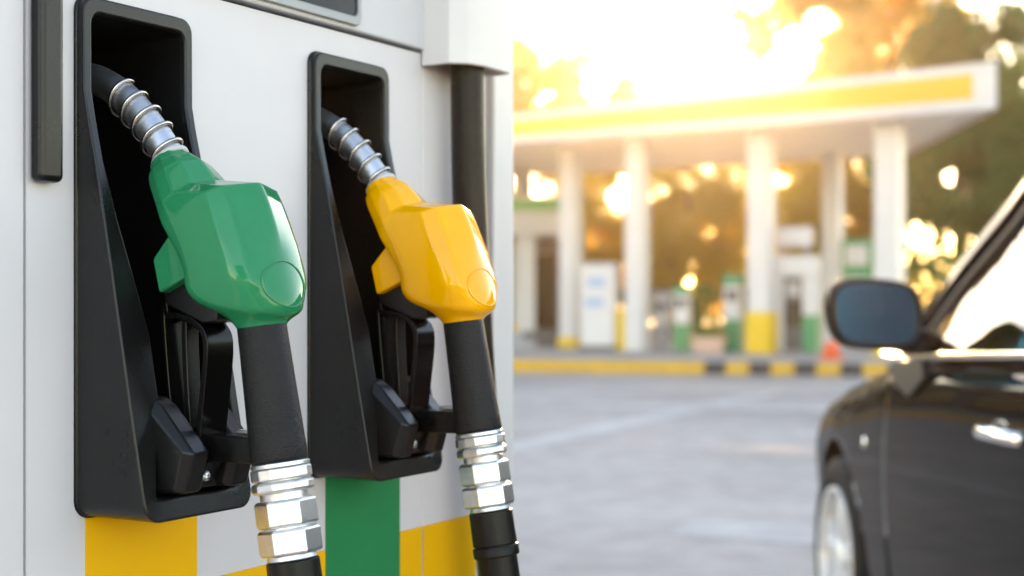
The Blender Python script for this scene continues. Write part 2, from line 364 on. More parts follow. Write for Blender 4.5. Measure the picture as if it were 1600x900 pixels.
# holsters
def t_of(z):
    ks = [(1.41, .0100), (1.3287, .0105), (1.3068, .0150), (1.2684, .0244), (1.1767, .0430), (1.0601, .0650), (.987, .0795), (.96, .0850)]
    if z >= ks[0][0]: return ks[0][1]
    for (za, ta), (zb, tb) in zip(ks, ks[1:]):
        if z >= zb: return tb+(ta-tb)*(z-zb)/(za-zb)
    return ks[-1][1]
def outline(u0, u1, z0, z1, r, nl):
    """closed outline with matching point counts: bottom, right, top, left sides subdivided"""
    rb, rt = r; pts = []
    def arc(cx, cz, rr, a0):
        return [(cx+rr*cos(a0+.5*pi*k/6), cz+rr*sin(a0+.5*pi*k/6)) for k in range(7)]
    zl = [1.3287, 1.3068, 1.2684, 1.22, 1.1767, 1.12, 1.0601, 1.02]
    pts += arc(u1-rb, z0+rb, rb, 1.5*pi)
    pts += [(u1, z) for z in reversed(zl)]
    pts += arc(u1-rt, z1-rt, rt, 0)
    pts += arc(u0+rt, z1-rt, rt, .5*pi)
    pts += [(u0, z) for z in zl]
    pts += arc(u0+rb, z0+rb, rb, pi)
    return pts
def left_in(z):       # inner edge of the left flange, widening downwards
    ks = [(1.41, .0095), (1.3287, .0095), (1.2684, .0090), (1.22, .0155), (1.1767, .0235), (1.12, .034), (1.0601, .034), (1.02, .022), (.98, .0135)]
    if z >= ks[0][0]: return ks[0][1]
    for (za, ta), (zb, tb) in zip(ks, ks[1:]):
        if z >= zb: return tb+(ta-tb)*(z-zb)/(za-zb)
    return ks[-1][1]
def holster(u0, look):
    u1 = u0+.1325; um = u0+.066
    root = empty('holster', (um, 0, 0)); root.parent = disp
    def ring(off, tf, r, zo=None):
        zo = off if zo is None else zo
        return [(u-um, -tf(z), z) for u, z in outline(u0+off, u1-off, .9655+zo, 1.4095-zo, r, 0)]
    A = ring(-.0015, lambda z: -.001, (.016, .014)); A2 = ring(-.0015, lambda z: .0022, (.016, .014))
    B = ring(0, lambda z: .0026, (.016, .013)); C = ring(0, lambda z: t_of(z), (.016, .013))
    def inner(dep, shrink):
        out = []
        for u, z in outline(u0+.0095, u1-.0095, .9845, 1.3965, (.012, .011), 0):
            if u < um-.03: u = max(u, u0+left_in(z)) if z < 1.39 else u
            if u < um: u += shrink
            else: u -= shrink
            z2 = z+(shrink*.6 if z < 1.2 else -shrink*.6)
            out.append((u-um, -dep(z2), z2))
        return out
    E_ = inner(lambda z: t_of(z)-.0001, 0); F_ = inner(lambda z: t_of(z)-.006, .0012)
    v, f = loft_vf([A, A2, B, C, E_, F_], cap=False)
    shell = mesh_obj('shell', v, f, 'black_plastic', root); bevel(shell, .0022, 4, 28); shell.modifiers[0].use_clamp_overlap = False
    G_ = inner(lambda z: t_of(z)*.35-.03, .006); H_ = inner(lambda z: -.105 if z > 1.15 else -.06, .012)
    v, f = loft_vf([F_, G_, H_], cap=False); f.append(tuple(2*len(F_)+j for j in range(len(F_))))
    mesh_obj('cavity', v, f, 'cavity', root)
    # guide cheeks left and right
    for sgn in (-1, 1):
        poly = [(.030, 1.068), (.058, 1.069), (.0720, 1.061), (.1080, 1.0230), (.098, .989), (.030, .987)]
        a, b = (-.0440, -.0150) if sgn < 0 else (.0150, .0440)
        secs = []
        for w, ins in ((a, .006), (a+.007, 0), (b-.004, 0), (b, .004)):
            secs.append([(w, -(p-ins*(1 if p > .05 else 0)), q-ins*(1 if q > 1.05 else -.4)) for p, q in poly])
        v, f = loft_vf(secs); c = mesh_obj('guide_cheek', v, f, 'black_plastic', root); bevel(c, .0035, 3, 20)
    # floor plate, screw recess, latch bar
    v, f = prism_vf([(.02, .989), (.083, .9885), (.096, 1.0135), (.02, 1.03)], -.0225, .0225, lambda p, q, w: (w, -p, q))
    bevel(mesh_obj('screw_plate', v, f, 'black_gloss', root), .002, 2)
    v, f = lathe_vf((-.004, -.0905, 1.0015), (0, -1, .35), [(-.004, .0058), (0, .0058), (.0016, .0045), (.0022, .002), (.0012, .0016)], 16)
    bevel(mesh_obj('screw', v, f, 'screw', root), .0005, 2)
    o = box('latch_bar', -.0115, .0115, -.151, -.070, 1.0140, 1.0365, 'black_gloss', root, .002, 2)
    o2 = box('latch_tab', .002, .020, -.140, -.118, 1.0370, 1.0405, 'screw', root, .001, 2)
    # long ribs in the back of the cavity
    for du in ():
        v, f = prism_vf([(-.02, 1.30), (.018, 1.20), (.05, 1.06), (.05, 1.03), (-.05, 1.03), (-.05, 1.30)], du-.0015, du+.0015, lambda p, q, w: (w, -p, q))
        bevel(mesh_obj('rib', v, f, 'black_gloss', root), .001, 2)
    tag(root, look)
    return um
UM = [holster(-.7355, 'black holster behind the green nozzle'), holster(-.4205, 'black holster behind the yellow nozzle')]

# ------------------------------------------------------------------ nozzles
AX0 = Vector((0, -.1486, 1.1313)); AXD = Vector((0, -.168, -.986)).normalized()     # grip axis, downwards
def nozzle(um, cover_m, label):
    base = Vector((um, -.18, .93))
    root = empty('fuel_nozzle', PO+Matrix.Rotation(PROT, 3, 'Z') @ base, PROT)
    tag(root, label, 'fuel nozzle', 'nozzles hanging in the dispenser')
    off = Vector((0, -.18, .93))
    def L(vs): return [Vector(p)-off for p in vs]
    def part(name, vf, m, parent=root, smooth=False): return mesh_obj(name, L(vf[0]), vf[1], m, parent, smooth)
    # --- moulded cover: lofted faceted sections (inner point, outer point, half width, kind of cross-section)
    def cs(kind, l, w):
        if kind == 'n': q = [(0, 0), (.06*l, .5), (.20*l, .9), (.42*l, 1), (.66*l, .95), (.87*l, .66), (l, 0)]
        elif kind == 'h': q = [(0, 0), (.003, .5), (.011, .9), (.026, 1), (l-.025, 1), (l-.0115, .82), (l, 0)]
        elif kind == 'm': q = [(0, 0), (.035*l, .5), (.17*l, .9), (.38*l, 1), (.68*l, .97), (.90*l, .66), (l, 0)]
        else: q = [(0, 0), (.067*l, .5), (.25*l, .866), (.5*l, 1), (.75*l, .866), (.933*l, .5), (l, 0)]
        return [(d/l, g*w) for d, g in q]
    S = [((.0335, 1.2625), (.0575, 1.2830), .0182, 'n'),
         ((.0350, 1.2560), (.0650, 1.2790), .0205, 'n'),
         ((.0345, 1.2530), (.0680, 1.2785), .0235, 'n'),
         ((.0365, 1.2455), (.0800, 1.2725), .0280, 'n'),
         ((.0465, 1.2310), (.0895, 1.2635), .0325, 'n'),
         ((.0575, 1.2165), (.0980, 1.2535), .0380, 'n'),
         ((.0600, 1.2140), (.1425, 1.2475), .0390, 'h'),
         ((.0650, 1.2085), (.1500, 1.2335), .0402, 'h'),
         ((.0820, 1.1890), (.1677, 1.1905), .0420, 'h'),
         ((.0880, 1.1730), (.1735, 1.1720), .0418, 'h'),
         ((.0860, 1.1600), (.1772, 1.1590), .0405, 'h'),
         ((.0920, 1.1495), (.1790, 1.1490), .0385, 'm'),
         ((.1090, 1.1450), (.1785, 1.1415), .0345, 'm'),
         ((.1195, 1.1355), (.1752, 1.1360), .0285, 'r'),
         ((.1262, 1.1280), (.1712, 1.1330), .0232, 'r'),
         ((.1290, 1.1240), (.1700, 1.1300), .0210, 'r')]
    secs = []
    for (Lp, Rp, w, kd) in S:
        gx, gz = Rp[0]-Lp[0], Rp[1]-Lp[1]; l = sqrt(gx*gx+gz*gz); gx /= l; gz /= l
        if kd in 'hm': Lp = (Lp[0]-gx*.001, Lp[1]-gz*.001-.0012); Rp = (Rp[0]+gx*.005, Rp[1]+gz*.005-.0005); w *= 1.07
        elif kd == 'n': w *= 1.05
        l = sqrt((Rp[0]-Lp[0])**2+(Rp[1]-Lp[1])**2); c_ = cs(kd, l, w)
        ring = [(-g, -(Lp[0]+(Rp[0]-Lp[0])*f_), Lp[1]+(Rp[1]-Lp[1])*f_) for f_, g in c_]
        ring += [(g, -(Lp[0]+(Rp[0]-Lp[0])*f_), Lp[1]+(Rp[1]-Lp[1])*f_) for f_, g in c_[-2:0:-1]]
        secs.append(ring)
    cover = part('cover', loft_vf(secs), cover_m, smooth=True)
    me = cover.data; at_ = me.attributes.new('crease_edge', 'FLOAT', 'EDGE'); n_ = 12
    lon = {2: .35, 3: .45, 4: .66, 5: .82, 6: .70, 7: .82, 8: .66, 9: .45, 10: .35}
    rngc = {0: .9, 1: .55, 2: .75, 3: .40, 5: .80, 6: .84, 7: .35, 15: .9}
    vals = []
    for e_ in me.edges:
        a, b = e_.vertices; ra, rb_ = a//n_, b//n_
        if ra == rb_: vals.append(rngc.get(ra, 0.0)*(1 if ra < 3 or ra == 15 or (3 <= a % n_ <= 9 and 3 <= b % n_ <= 9) else 0.0))
        elif a % n_ == 6 and max(ra, rb_) > 8: vals.append(0.0)
        else: vals.append(lon.get(a % n_, 0)*(1 if max(ra, rb_) <= 8 else .55 if max(ra, rb_) <= 10 else .2))
    at_.data.foreach_set('value', vals)
    md = cover.modifiers.new('s', 'SUBSURF'); md.levels = 3; md.render_levels = 3; md.use_limit_surface = False
    # oval thumb pad on the outer bulb
    rv = []
    for r_ in (1.03, 1.0, .97):
        rv.append([Vector((.0275*r_*cos(a), -.1800+.006*(r_*cos(a))**2, 1.1655+.0205*r_*sin(a))) for a in [2*pi*k/48 for k in range(48)]])
    pad = part('thumb_rim', loft_vf(rv, cap=False), cover_m, cover, True)
    md = pad.modifiers.new('w', 'SHRINKWRAP'); md.target = cover; md.wrap_method = 'NEAREST_SURFACEPOINT'; md.wrap_mode = 'ABOVE_SURFACE'; md.offset = .0003
    md = pad.modifiers.new('t', 'SOLIDIFY'); md.thickness = .0009; md.offset = 0
    # splash fin under the cover
    fin = [(.0790, 1.2140), (.0530, 1.1855), (.0605, 1.1560), (.0930, 1.1700), (.1020, 1.1800), (.0950, 1.2080)]
    fo = part('splash_fin', loft_vf([[(w, -(p+i_), q) for p, q in fin] for w, i_ in ((-.030, 0), (.030, 0))]), cover_m, cover); bevel(fo, .003, 3)
    # spout with spring
    sp = catmull([(0, .070, 1.354), (0, .043, 1.3495), (0, .0095, 1.3315), (0, -.0220, 1.3030), (0, -.0459, 1.2735), (0, -.060, 1.252)], 8)
    spout = part('spout', tube_vf(sp, .0137, 32), 'spout', smooth=True)
    sp2 = catmull([(0, .0150, 1.3347), (0, -.0030, 1.3210), (0, -.0220, 1.3030), (0, -.0462, 1.2732)], 24)
    lens = [0]
    for a, b in zip(sp2, sp2[1:]): lens.append(lens[-1]+(b-a).length)
    turns = 4.6; hel = []
    N_ = 240
    for k in range(N_+1):
        s_ = lens[-1]*k/N_; j = max(i for i in range(len(lens)) if lens[i] <= s_+1e-9); j = min(j, len(sp2)-2)
        fr_ = (s_-lens[j])/(lens[j+1]-lens[j]); p = sp2[j].lerp(sp2[j+1], fr_); d = (sp2[j+1]-sp2[j]).normalized()
        e1 = Vector((1, 0, 0)); e2 = d.cross(e1); a_ = 2*pi*turns*k/N_+1.0
        hel.append(p+(e1*cos(a_)+e2*sin(a_))*.0162)
    part('spring', tube_vf(hel, .0019, 10), 'spring', spout, True)
    part('spout_ring', lathe_vf((0, -.0440, 1.2752), (0, -.62, -.78), [(0, .0150), (.0010, .0178), (.0030, .0178), (.005, .016)], 32), 'white_paint', spout, True)
    # trigger housing, guard band, lever
    v, f = prism_vf([(.055, 1.162), (.085, 1.172), (.118, 1.150), (.116, 1.133), (.100, 1.131), (.058, 1.147)], -.019, .019, lambda p, q, w: (w, -p, q))
    bevel(part('trigger_housing', (v, f), 'black_plastic'), .002, 2)
    def band(pts, th, w0, w1, name, m):
        P = catmull([(0, -p, q) for p, q in pts], 6); secs_ = []
        for i_, p in enumerate(P):
            d = (P[min(i_+1, len(P)-1)]-P[max(i_-1, 0)]).normalized(); nn = d.cross(Vector((1, 0, 0)))
            secs_.append([p+Vector((w0, 0, 0))-nn*th, p+Vector((w1, 0, 0))-nn*th, p+Vector((w1, 0, 0))+nn*th, p+Vector((w0, 0, 0))+nn*th])
        o = part(name, loft_vf(secs_), m); bevel(o, .0012, 2, 50); return o
    band([(.0540, 1.150), (.0575, 1.138), (.0700, 1.137), (.0880, 1.1315), (.0985, 1.122), (.1010, 1.108), (.0990, 1.085), (.0955, 1.058), (.0920, 1.030)], .0030, -.0165, .0165, 'trigger_guard', 'black_gloss')
    band([(.0535, 1.150), (.0525, 1.135), (.0560, 1.095), (.0605, 1.057), (.0640, 1.035)], .0022, -.0165, .0165, 'guard_back', 'black_gloss')
    band([(.0700, 1.150), (.0690, 1.120), (.0710, 1.080), (.0740, 1.040)], .0030, -.008, .008, 'trigger', 'black_plastic')
    # grip
    gl = .1168
    prof = [(-.004, .0200), (0, .0207), (.02, .0211), (.06, .0222), (.10, .0236), (gl-.003, .0241), (gl, .0232)]
    gv = lathe_vf(AX0, AXD, prof, 40, e1=(1, 0, 0)); grip = part('grip', gv, 'grip', smooth=True)
    # coupling: collar, knurled ring, neck, two hexagon nuts
    P = AX0+AXD*gl; e = (1, 0, 0)
    cp = part('coupling', lathe_vf(P, AXD, [(0, .0228), (.0005, .0246), (.004, .0246), (.0045, .0215), (.028, .0200), (.075, .0200), (.0800, .0212), (.0805, .0200)], 40, e1=e), 'alu', smooth=False); bevel(cp, .0006, 2, 30)
    def nut(s0, s1, r, n, rot, ch, name):
        o = part(name, lathe_vf(P, AXD, [(s0, r*.90), (s0+ch, r), (s1-ch, r), (s1, r*.90)], n, rot, e), 'alu', cp); bevel(o, .0011, 3, 20); return o
    nut(.0042, .0145, .0256, 14, .1, .0008, 'knurled_ring')
    nut(.0151, .0250, .0262, 10, .25, .0022, 'lock_ring')
    nut(.0305, .0535, .0260, 6, .96, .0022, 'hexagon_nut')
    nut(.0543, .0765, .0264, 6, .90, .0022, 'hexagon_nut')
    return P+AXD*.0805
ENDS = [nozzle(UM[0], 'green_cover', 'green fuel nozzle with black grip, hanging in the left holster'),
        nozzle(UM[1], 'yellow_cover', 'yellow fuel nozzle with black grip, hanging in the right holster')]
# hoses
def hose(um, end, pts, label):
    e0 = Vector((um, end.y, end.z))
    root = empty('fuel_hose', PO+Matrix.Rotation(PROT, 3, 'Z') @ Vector((um, end.y, .3)), PROT); tag(root, label, 'hose', 'black rubber fuel hoses')
    off = Vector((um, end.y, .3))
    path = catmull([e0, e0+AXD*.06]+[Vector(p) for p in pts], 14)
    v, f = tube_vf([p-off for p in path], .0205, 28); mesh_obj('hose_pipe', v, f, 'rubber', root, True)
    q = e0-off
    v, f = lathe_vf(q, AXD, [(.0003, .0205), (.001, .0222), (.034, .0226), (.0345, .0214)], 36); bevel(mesh_obj('sleeve', v, f, 'rubber', root, True), .0005, 2)
    v, f = lathe_vf(q, AXD, [(.0352, .021), (.0355, .0228), (.0375, .0236), (.0450, .0236), (.0465, .0226), (.0466, .021)], 36); bevel(mesh_obj('sleeve_ring', v, f, 'rubber', root, True), .0005, 2)
hose(UM[0], ENDS[0], [(UM[0]-.01, -.215, .70), (UM[0]-.06, -.24, .42), (UM[0]-.20, -.21, .27), (UM[0]-.33, -.12, .40), (UM[0]-.36, -.045, .62), (UM[0]-.36, .03, .74)],
     'black fuel hose hanging straight down from the green nozzle')
hose(UM[1], ENDS[1], [(UM[1]+.005, -.218, .70), (UM[1]+.04, -.235, .42), (UM[1]+.12, -.20, .29), (UM[1]+.195, -.13, .42), (-.138, -.070, .72), (-.150, -.046, 1.0), (-.157, -.034, 1.25), (-.160, -.032, 1.45), (-.160, -.032, 1.60)],
     'black fuel hose looping from the yellow nozzle up into the white hose cover')
# ------------------------------------------------------------------ parked car (heading away from the camera)
CAR_Z = .0
car = empty('parked_car', (1.925, 3.225, 0), pi/2)      # local x forward, y left, z up
tag(car, 'dark charcoal sedan parked at the right, with chrome door handle and black mirror', 'car')
def lerp_tab(tab, x):
    if x <= tab[0][0]: return tab[0][1:]
    for a, b in zip(tab, tab[1:]):
        if x <= b[0]:
            t = (x-a[0])/(b[0]-a[0]); t = t*t*(3-2*t)*.35+t*.65
            return tuple(p+(q-p)*t for p, q in zip(a[1:], b[1:]))
    return tab[-1][1:]
# station: x, width factor, sill z, shoulder z, top z (hood / deck height at the centre)
ST = [(-2.36, .70, .42, .70, .78), (-2.28, .84, .30, .86, .95), (-2.0, .95, .24, .97, 1.05), (-1.35, 1.0, .21, 1.02, 1.09), (-.6, 1.0, .20, 1.02, 1.09), (.1, 1.0, .20, .995, 1.07),
      (.75, .995, .20, .950, 1.035), (1.05, .99, .20, .895, .985), (1.35, .98, .21, .845, .935), (1.8, .94, .23, .765, .855), (2.1, .85, .26, .68, .77), (2.28, .74, .30, .62, .70), (2.36, .60, .38, .54, .58)]
xs = [-2.36+4.72*i/118 for i in range(119)]
def body_section(x):
    w, sz, sh, top = lerp_tab(ST, x)
    W = .905*w
    key = [(0, sz), (W*.80, sz), (W*.945, sz+.035), (W*.972, sz+.14), (W*.992, sz+.30), (W*1.0, sz+.30+(sh-sz-.30)*.42), (W*.990, sh-.075), (W*.962, sh-.008),
           (W*.90, sh+(top-sh)*.42), (W*.72, sh+(top-sh)*.74), (W*.40, sh+(top-sh)*.94), (0, top)]
    P = catmull([(0, p, q) for p, q in key], 5)
    return [(x, p.y, p.z) for p in P]
secs = []
for x in xs:
    h = body_section(x); secs.append([Vector(p) for p in h]+[Vector((p[0], -p[1], p[2])) for p in h[-2:0:-1]])
v, f = loft_vf(secs); bo = mesh_obj('body', v, f, 'paint', car, True)
# wheel arches cut out of the body
cut = MB()
for wx in (1.35, -1.35):
    for sy in (-1, 1):
        vv, ff = lathe_vf((wx, sy*1.1, .335), (0, -sy, 0), [(0, .372), (.44, .372)], 48); cut.add(vv, ff)
co = cut.build('cutter', 'car_black')
co.parent = car
md = bo.modifiers.new('arch', 'BOOLEAN'); md.operation = 'DIFFERENCE'; md.object = co; md.solver = 'EXACT'
bpy.context.view_layer.update()
dg = bpy.context.evaluated_depsgraph_get()
nm = bpy.data.meshes.new_from_object(bo.evaluated_get(dg)); bo.modifiers.clear(); bo.data = nm
bpy.data.objects.remove(co)
# paint everywhere except inside the arches
bo.data.materials.clear(); bo.data.materials.append(M['paint']); bo.data.materials.append(M['car_black'])
for p in bo.data.polygons:
    c = p.center; inside = any(abs(c.x-wx) < .40 and abs(c.z-.335) < .40 and (Vector((c.x-wx, c.z-.335)).length < .374) for wx in (1.35, -1.35))
    p.material_index = 1 if inside and abs(c.y) > .5 else 0
    p.use_smooth = not (inside and abs(c.y) > .5)
# doors: the side skin between the shut lines, lifted into parts of their own
def split_door(x0, x1, side, z0=.27):
    bm = bmesh.new(); bm.from_mesh(bo.data)
    sel = [fc for fc in bm.faces if x0 < fc.calc_center_median().x < x1 and fc.calc_center_median().y*side > .74 and z0 < fc.calc_center_median().z < 1.01 and
           min((fc.calc_center_median().xz-Vector((wx, .335))).length for wx in (1.35, -1.35)) > .40]
    b2 = bmesh.new(); vm = {}
    for fc in sel:
        vs = []
        for q in fc.verts:
            if q not in vm: vm[q] = b2.verts.new(q.co)
            vs.append(vm[q])
        b2.faces.new(vs)
    bmesh.ops.delete(bm, geom=sel, context='FACES'); bm.to_mesh(bo.data); bm.free()
    cx = (x0+x1)/2
    for q in b2.verts:
        q.co.x = cx+(q.co.x-cx)*.994; q.co.z = .65+(q.co.z-.65)*.995
    me = bpy.data.meshes.new('door'); b2.to_mesh(me); b2.free()
    d = link('door', me, 'paint', car, True)
    s_ = d.modifiers.new('skin', 'SOLIDIFY'); s_.thickness = .012; s_.offset = -1
    return d
doors = [split_door(-.42, .70, 1), split_door(-.42, .70, -1), split_door(-1.30, -.44, 1), split_door(-1.30, -.44, -1)]
inner = MB(); inner.box(-1.4, .80, -.80, .80, .22, .94); inner.build('inner_frame', 'car_black', car)
# greenhouse: roof, pillars, glass
def gh(y_top, z): pass
ROOF = [(-1.62, .55, 1.20), (-1.25, .62, 1.38), (-.75, .665, 1.475), (-.2, .68, 1.50), (.12, .665, 1.455), (.30, .65, 1.39)]
rs = []
for (x, y, z) in ROOF:
    rs.append([Vector((x, yy*y, z+.045*(1-yy*yy))) for yy in [-1+2*k/10 for k in range(11)]])
v, f = loft_vf(rs, cap=False, closed=False); ro = mesh_obj('roof', v, f, 'paint', car, True)
md = ro.modifiers.new('s', 'SUBSURF'); md.levels = 2; md.render_levels = 2
md = ro.modifiers.new('t', 'SOLIDIFY'); md.thickness = .03; md.offset = -1
for sy in (1, -1):
    # A pillar, roof rail, C pillar as swept bars
    pa = catmull([(.95, sy*.775, .985), (.78, sy*.757, 1.085), (.55, sy*.725, 1.225), (.30, sy*.685, 1.365), (.12, sy*.680, 1.44), (-.2, sy*.695, 1.492), (-.75, sy*.68, 1.465), (-1.25, sy*.645, 1.365), (-1.62, sy*.66, 1.19), (-1.85, sy*.72, 1.03)], 6)
    secs = []
    for i_, p in enumerate(pa):
        d = (pa[min(i_+1, len(pa)-1)]-pa[max(i_-1, 0)]).normalized(); n1 = Vector((0, sy, .45)); n1 = (n1-d*n1.dot(d)).normalized(); n2 = d.cross(n1)
        secs.append([p+n1*a+n2*b for a, b in ((.022, -.028), (.022, .028), (-.02, .040), (-.02, -.040))])
    v, f = loft_vf(secs); bevel(mesh_obj('roof_pillar', v, f, 'paint', car), .008, 3)
    # black window surround line along the pillar
    pb = [p+Vector((-.035, sy*.006, -.040)) for p in pa[:-2]]
    v, f = tube_vf(pb, .016, 8); mesh_obj('window_seal', v, f, 'car_black', car, True)
    # side glass
    top = [p for p in pa if p.x < .80 and p.x > -1.5][::3]
    gv = []; 
    for p in top:
        bx = p.x; gv.append((bx, p.y-sy*.006, p.z-.03)); gv.append((bx-.0, sy*.845, 1.0+.022*(-bx)))
    gf = [(2*k, 2*k+2, 2*k+3, 2*k+1) for k in range(len(top)-1)]
    mesh_obj('side_window', gv, gf, 'car_glass', car, True)
    b = MB(); b.box(-.50, -.42, sy*.70-.02, sy*.70+.02, 1.0, 1.46)
    bp_ = b.build('door_pillar', 'car_black', car)
    for q in bp_.data.vertices: q.co.y += sy*(.13-(q.co.z-1.0)*.36)
    # chrome belt strip
    cb = [(x, sy*(.868+.004*(1-x*x)), 1.003+.045*max(0, -x+.55)*.9-.02*max(0, x-.4)) for x in [.80-2.2*k/14 for k in range(15)]]
    secs = [[Vector(p)+Vector((0, sy*a, b_)) for a, b_ in ((.010, -.008), (.010, .008), (-.05, .010), (-.05, -.010))] for p in cb]
    v, f = loft_vf(secs); bevel(mesh_obj('chrome_strip', v, f, 'chrome', car), .004, 2)
ws = []
for (x, y, z) in ((.98, .74, .985), (.66, .71, 1.17), (.32, .65, 1.375)):
    ws.append([Vector((x+.16*(1-yy*yy), yy*y, z+.02*(1-yy*yy))) for yy in [-1+2*k/8 for k in range(9)]])
v, f = loft_vf(ws, cap=False, closed=False); mesh_obj('windscreen', v, f, 'car_glass', car, True)
ws = []
for (x, y, z) in ((-1.62, .55, 1.205), (-1.98, .62, 1.04)):
    ws.append([Vector((x-.08*(1-yy*yy), yy*y, z+.03*(1-yy*yy))) for yy in [-1+2*k/8 for k in range(9)]])
v, f = loft_vf(ws, cap=False, closed=False); mesh_obj('rear_window', v, f, 'car_glass', car, True)
# interior
for sy in (.36, -.36):
    for x in (-.25, -1.05):
        b = MB(); b.add(*loft_vf([[(x+a+dx, sy+w, z) for a, w in ((-.06, -.23), (.06, -.20), (.06, .20), (-.06, .23))] for dx, z in ((.02, .95), (-.05, 1.10), (-.10, 1.24))]))
        b.add(*loft_vf([[(x-.11+a+dx, sy+w, z) for a, w in ((-.04, -.12), (.04, -.11), (.04, .11), (-.04, .12))] for dx, z in ((0, 1.26), (-.01, 1.40))]))
        bevel(b.build('seat', 'seat', car), .02, 3)
dsh = MB(); dsh.add(*loft_vf([[(.45, y, .94), (.55, y, 1.01), (.95, y, 1.0), (.95, y, .94)] for y in (-.70, .70)])); bevel(dsh.build('dashboard', 'car_black', car), .02, 3)
sw = [(.30+.05*sin(a), .36+.18*cos(a), .985+.17*sin(a)) for a in [2*pi*k/28 for k in range(29)]]
v, f = tube_vf(sw, .014, 8, False); mesh_obj('steering_wheel', v, f, 'car_black', car, True)
# door handle with cup
def handle(door, x, sy):
    y = sy*.882
    hv = catmull([(x+.11, y-sy*.01, .893), (x+.10, y+sy*.028, .896), (x+.05, y+sy*.045, .90), (x-.03, y+sy*.046, .902), (x-.10, y+sy*.030, .900), (x-.115, y-sy*.01, .897)], 6)
    secs = []
    for i_, p in enumerate(hv):
        d = (hv[min(i_+1, len(hv)-1)]-hv[max(i_-1, 0)]).normalized(); n1 = Vector((0, 0, 1)); n2 = d.cross(n1)
        secs.append([p+n1*(.016*cos(a))+n2*(.011*sin(a)) for a in [2*pi*k/12 for k in range(12)]])
    v, f = loft_vf(secs); mesh_obj('handle', v, f, 'chrome', door, True).location.z = -.030
    cv = []
    for r, dy in ((1.0, .004), (.9, .006), (.55, -.004), (.1, -.010)):
        cv.append([Vector((x+.085*r*cos(a), y+sy*(dy+.012), .885+.052*r*sin(a))) for a in [2*pi*k/24 for k in range(24)]])
    v, f = loft_vf(cv); mesh_obj('handle_cup', v, f, 'chrome', door, True).location.z = -.035
handle(doors[0], -.24, 1); handle(doors[1], -.24, -1); handle(doors[2], -1.12, 1); handle(doors[3], -1.12, -1)
# wing mirrors
for sy in (1, -1):
    mr = empty('wing_mirror', (.52, sy*.968, 1.122)); mr.parent = car
    prof = [(-.112, -.060), (-.100, -.088), (-.04, -.098), (.06, -.094), (.110, -.080), (.128, -.03), (.134, .03), (.118, .072), (.08, .086), (-.02, .082), (-.085, .070), (-.110, .03)]
    def sec(k, dx, ins=1.0): return [(dx-.010*(p/.13), sy*(-p)*-1*k if False else sy*p*k, q*k*ins) for p, q in prof]
    hs = [sec(.97, -.050), sec(1.06, -.045), sec(1.07, -.01), sec(1.01, .04), sec(.83, .085), sec(.50, .112), sec(.15, .120)]
    v, f = loft_vf(hs, cap=False); f.append(tuple((len(hs)-1)*12+k for k in range(12)))
    o = mesh_obj('mirror_housing', v, f, 'paint', mr, True); md = o.modifiers.new('s', 'SUBSURF'); md.levels = 2; md.render_levels = 2
    v, f = loft_vf([sec(.975, -.050), sec(.93, -.054), sec(.88, -.040)], cap=False); o = mesh_obj('mirror_bezel', v, f, 'car_black', mr, True)
    md = o.modifiers.new('s', 'SUBSURF'); md.levels = 2; md.render_levels = 2
    g = [Vector(p) for p in sec(.92, -.043)]
    mesh_obj('mirror_glass', g, [tuple(range(12))], 'mirror', mr)
    am = catmull([(.02, -sy*.07, -.07), (.03, -sy*.115, -.085), (.05, -sy*.17, -.105)], 6)
    v, f = tube_vf(am, [.040]*6+[.045]*7, 14); o = mesh_obj('mirror_arm', v, f, 'car_black', mr, True)
    # black triangle that carries the mirror
    tv = [(.36, sy*.878, 1.005), (.66, sy*.873, .99), (.60, sy*.890, .93), (.44, sy*.892, .90), (.33, sy*.885, .955)]
    tv = tv+[(x, y+sy*.014, z) for x, y, z in tv]
    bevel(mesh_obj('mirror_base', tv, [(0, 1, 2, 3, 4), (5, 6, 7, 8, 9)]+[(k, (k+1) % 5, 5+(k+1) % 5, 5+k) for k in range(5)], 'car_black', car), .005, 2)
    # side repeater
    v, f = lathe_vf((.93, sy*.882, .735), (0, sy, 0), [(0, .024), (.012, .022), (.018, .012)], 20); mesh_obj('side_repeater', v, f, 'chrome', car, True)
# wheels
def wheel(wx, sy):
    w = empty('wheel', (wx, sy*.80, .325)); w.parent = car
    v, f = lathe_vf((0, -sy*.115, 0), (0, sy, 0), [(.0, .225), (.0, .29), (.02, .318), (.05, .325), (.16, .325), (.19, .318), (.205, .29), (.20, .235), (.19, .225), (.0, .2249)], 64, cap=False)
    mesh_obj('tyre', v, f, 'tyre', w, True)
    rb = MB()
    rb.add(*lathe_vf((0, -sy*.10, 0), (0, sy, 0), [(.0, .20), (.0, .226), (.10, .215), (.185, .228), (.192, .226), (.188, .212), (.12, .198), (.0, .1999)], 56, cap=False))
    for k in range(5):
        for da in (-.13, .13):
            a = 2*pi*k/5+da+.3
            dirv = Vector((cos(a), 0, sin(a))); tn = Vector((-sin(a), 0, cos(a))); yv = Vector((0, sy, 0))
            rb.add(*loft_vf([[dirv*r+tn*(s1*wd)+yv*dd for s1, dd in ((-1, d0), (1, d0), (.7, d0+.022), (-.7, d0+.022))] for r, wd, d0 in ((.05, .020, .050), (.12, .017, .052), (.216, .024, .045))]))
    rb.add(*lathe_vf((0, sy*.03, 0), (0, sy, 0), [(0, .062), (.042, .060), (.050, .045), (.052, .03)], 24))
    o = rb.build('rim', 'rim', w); bevel(o, .003, 2, 30)
    v, f = lathe_vf((0, -sy*.02, 0), (0, sy, 0), [(0, .15), (.012, .15)], 32); mesh_obj('brake_disc', v, f, 'dark_grey', w)
for wx in (1.35, -1.35):
    for sy in (1, -1): wheel(wx, sy)
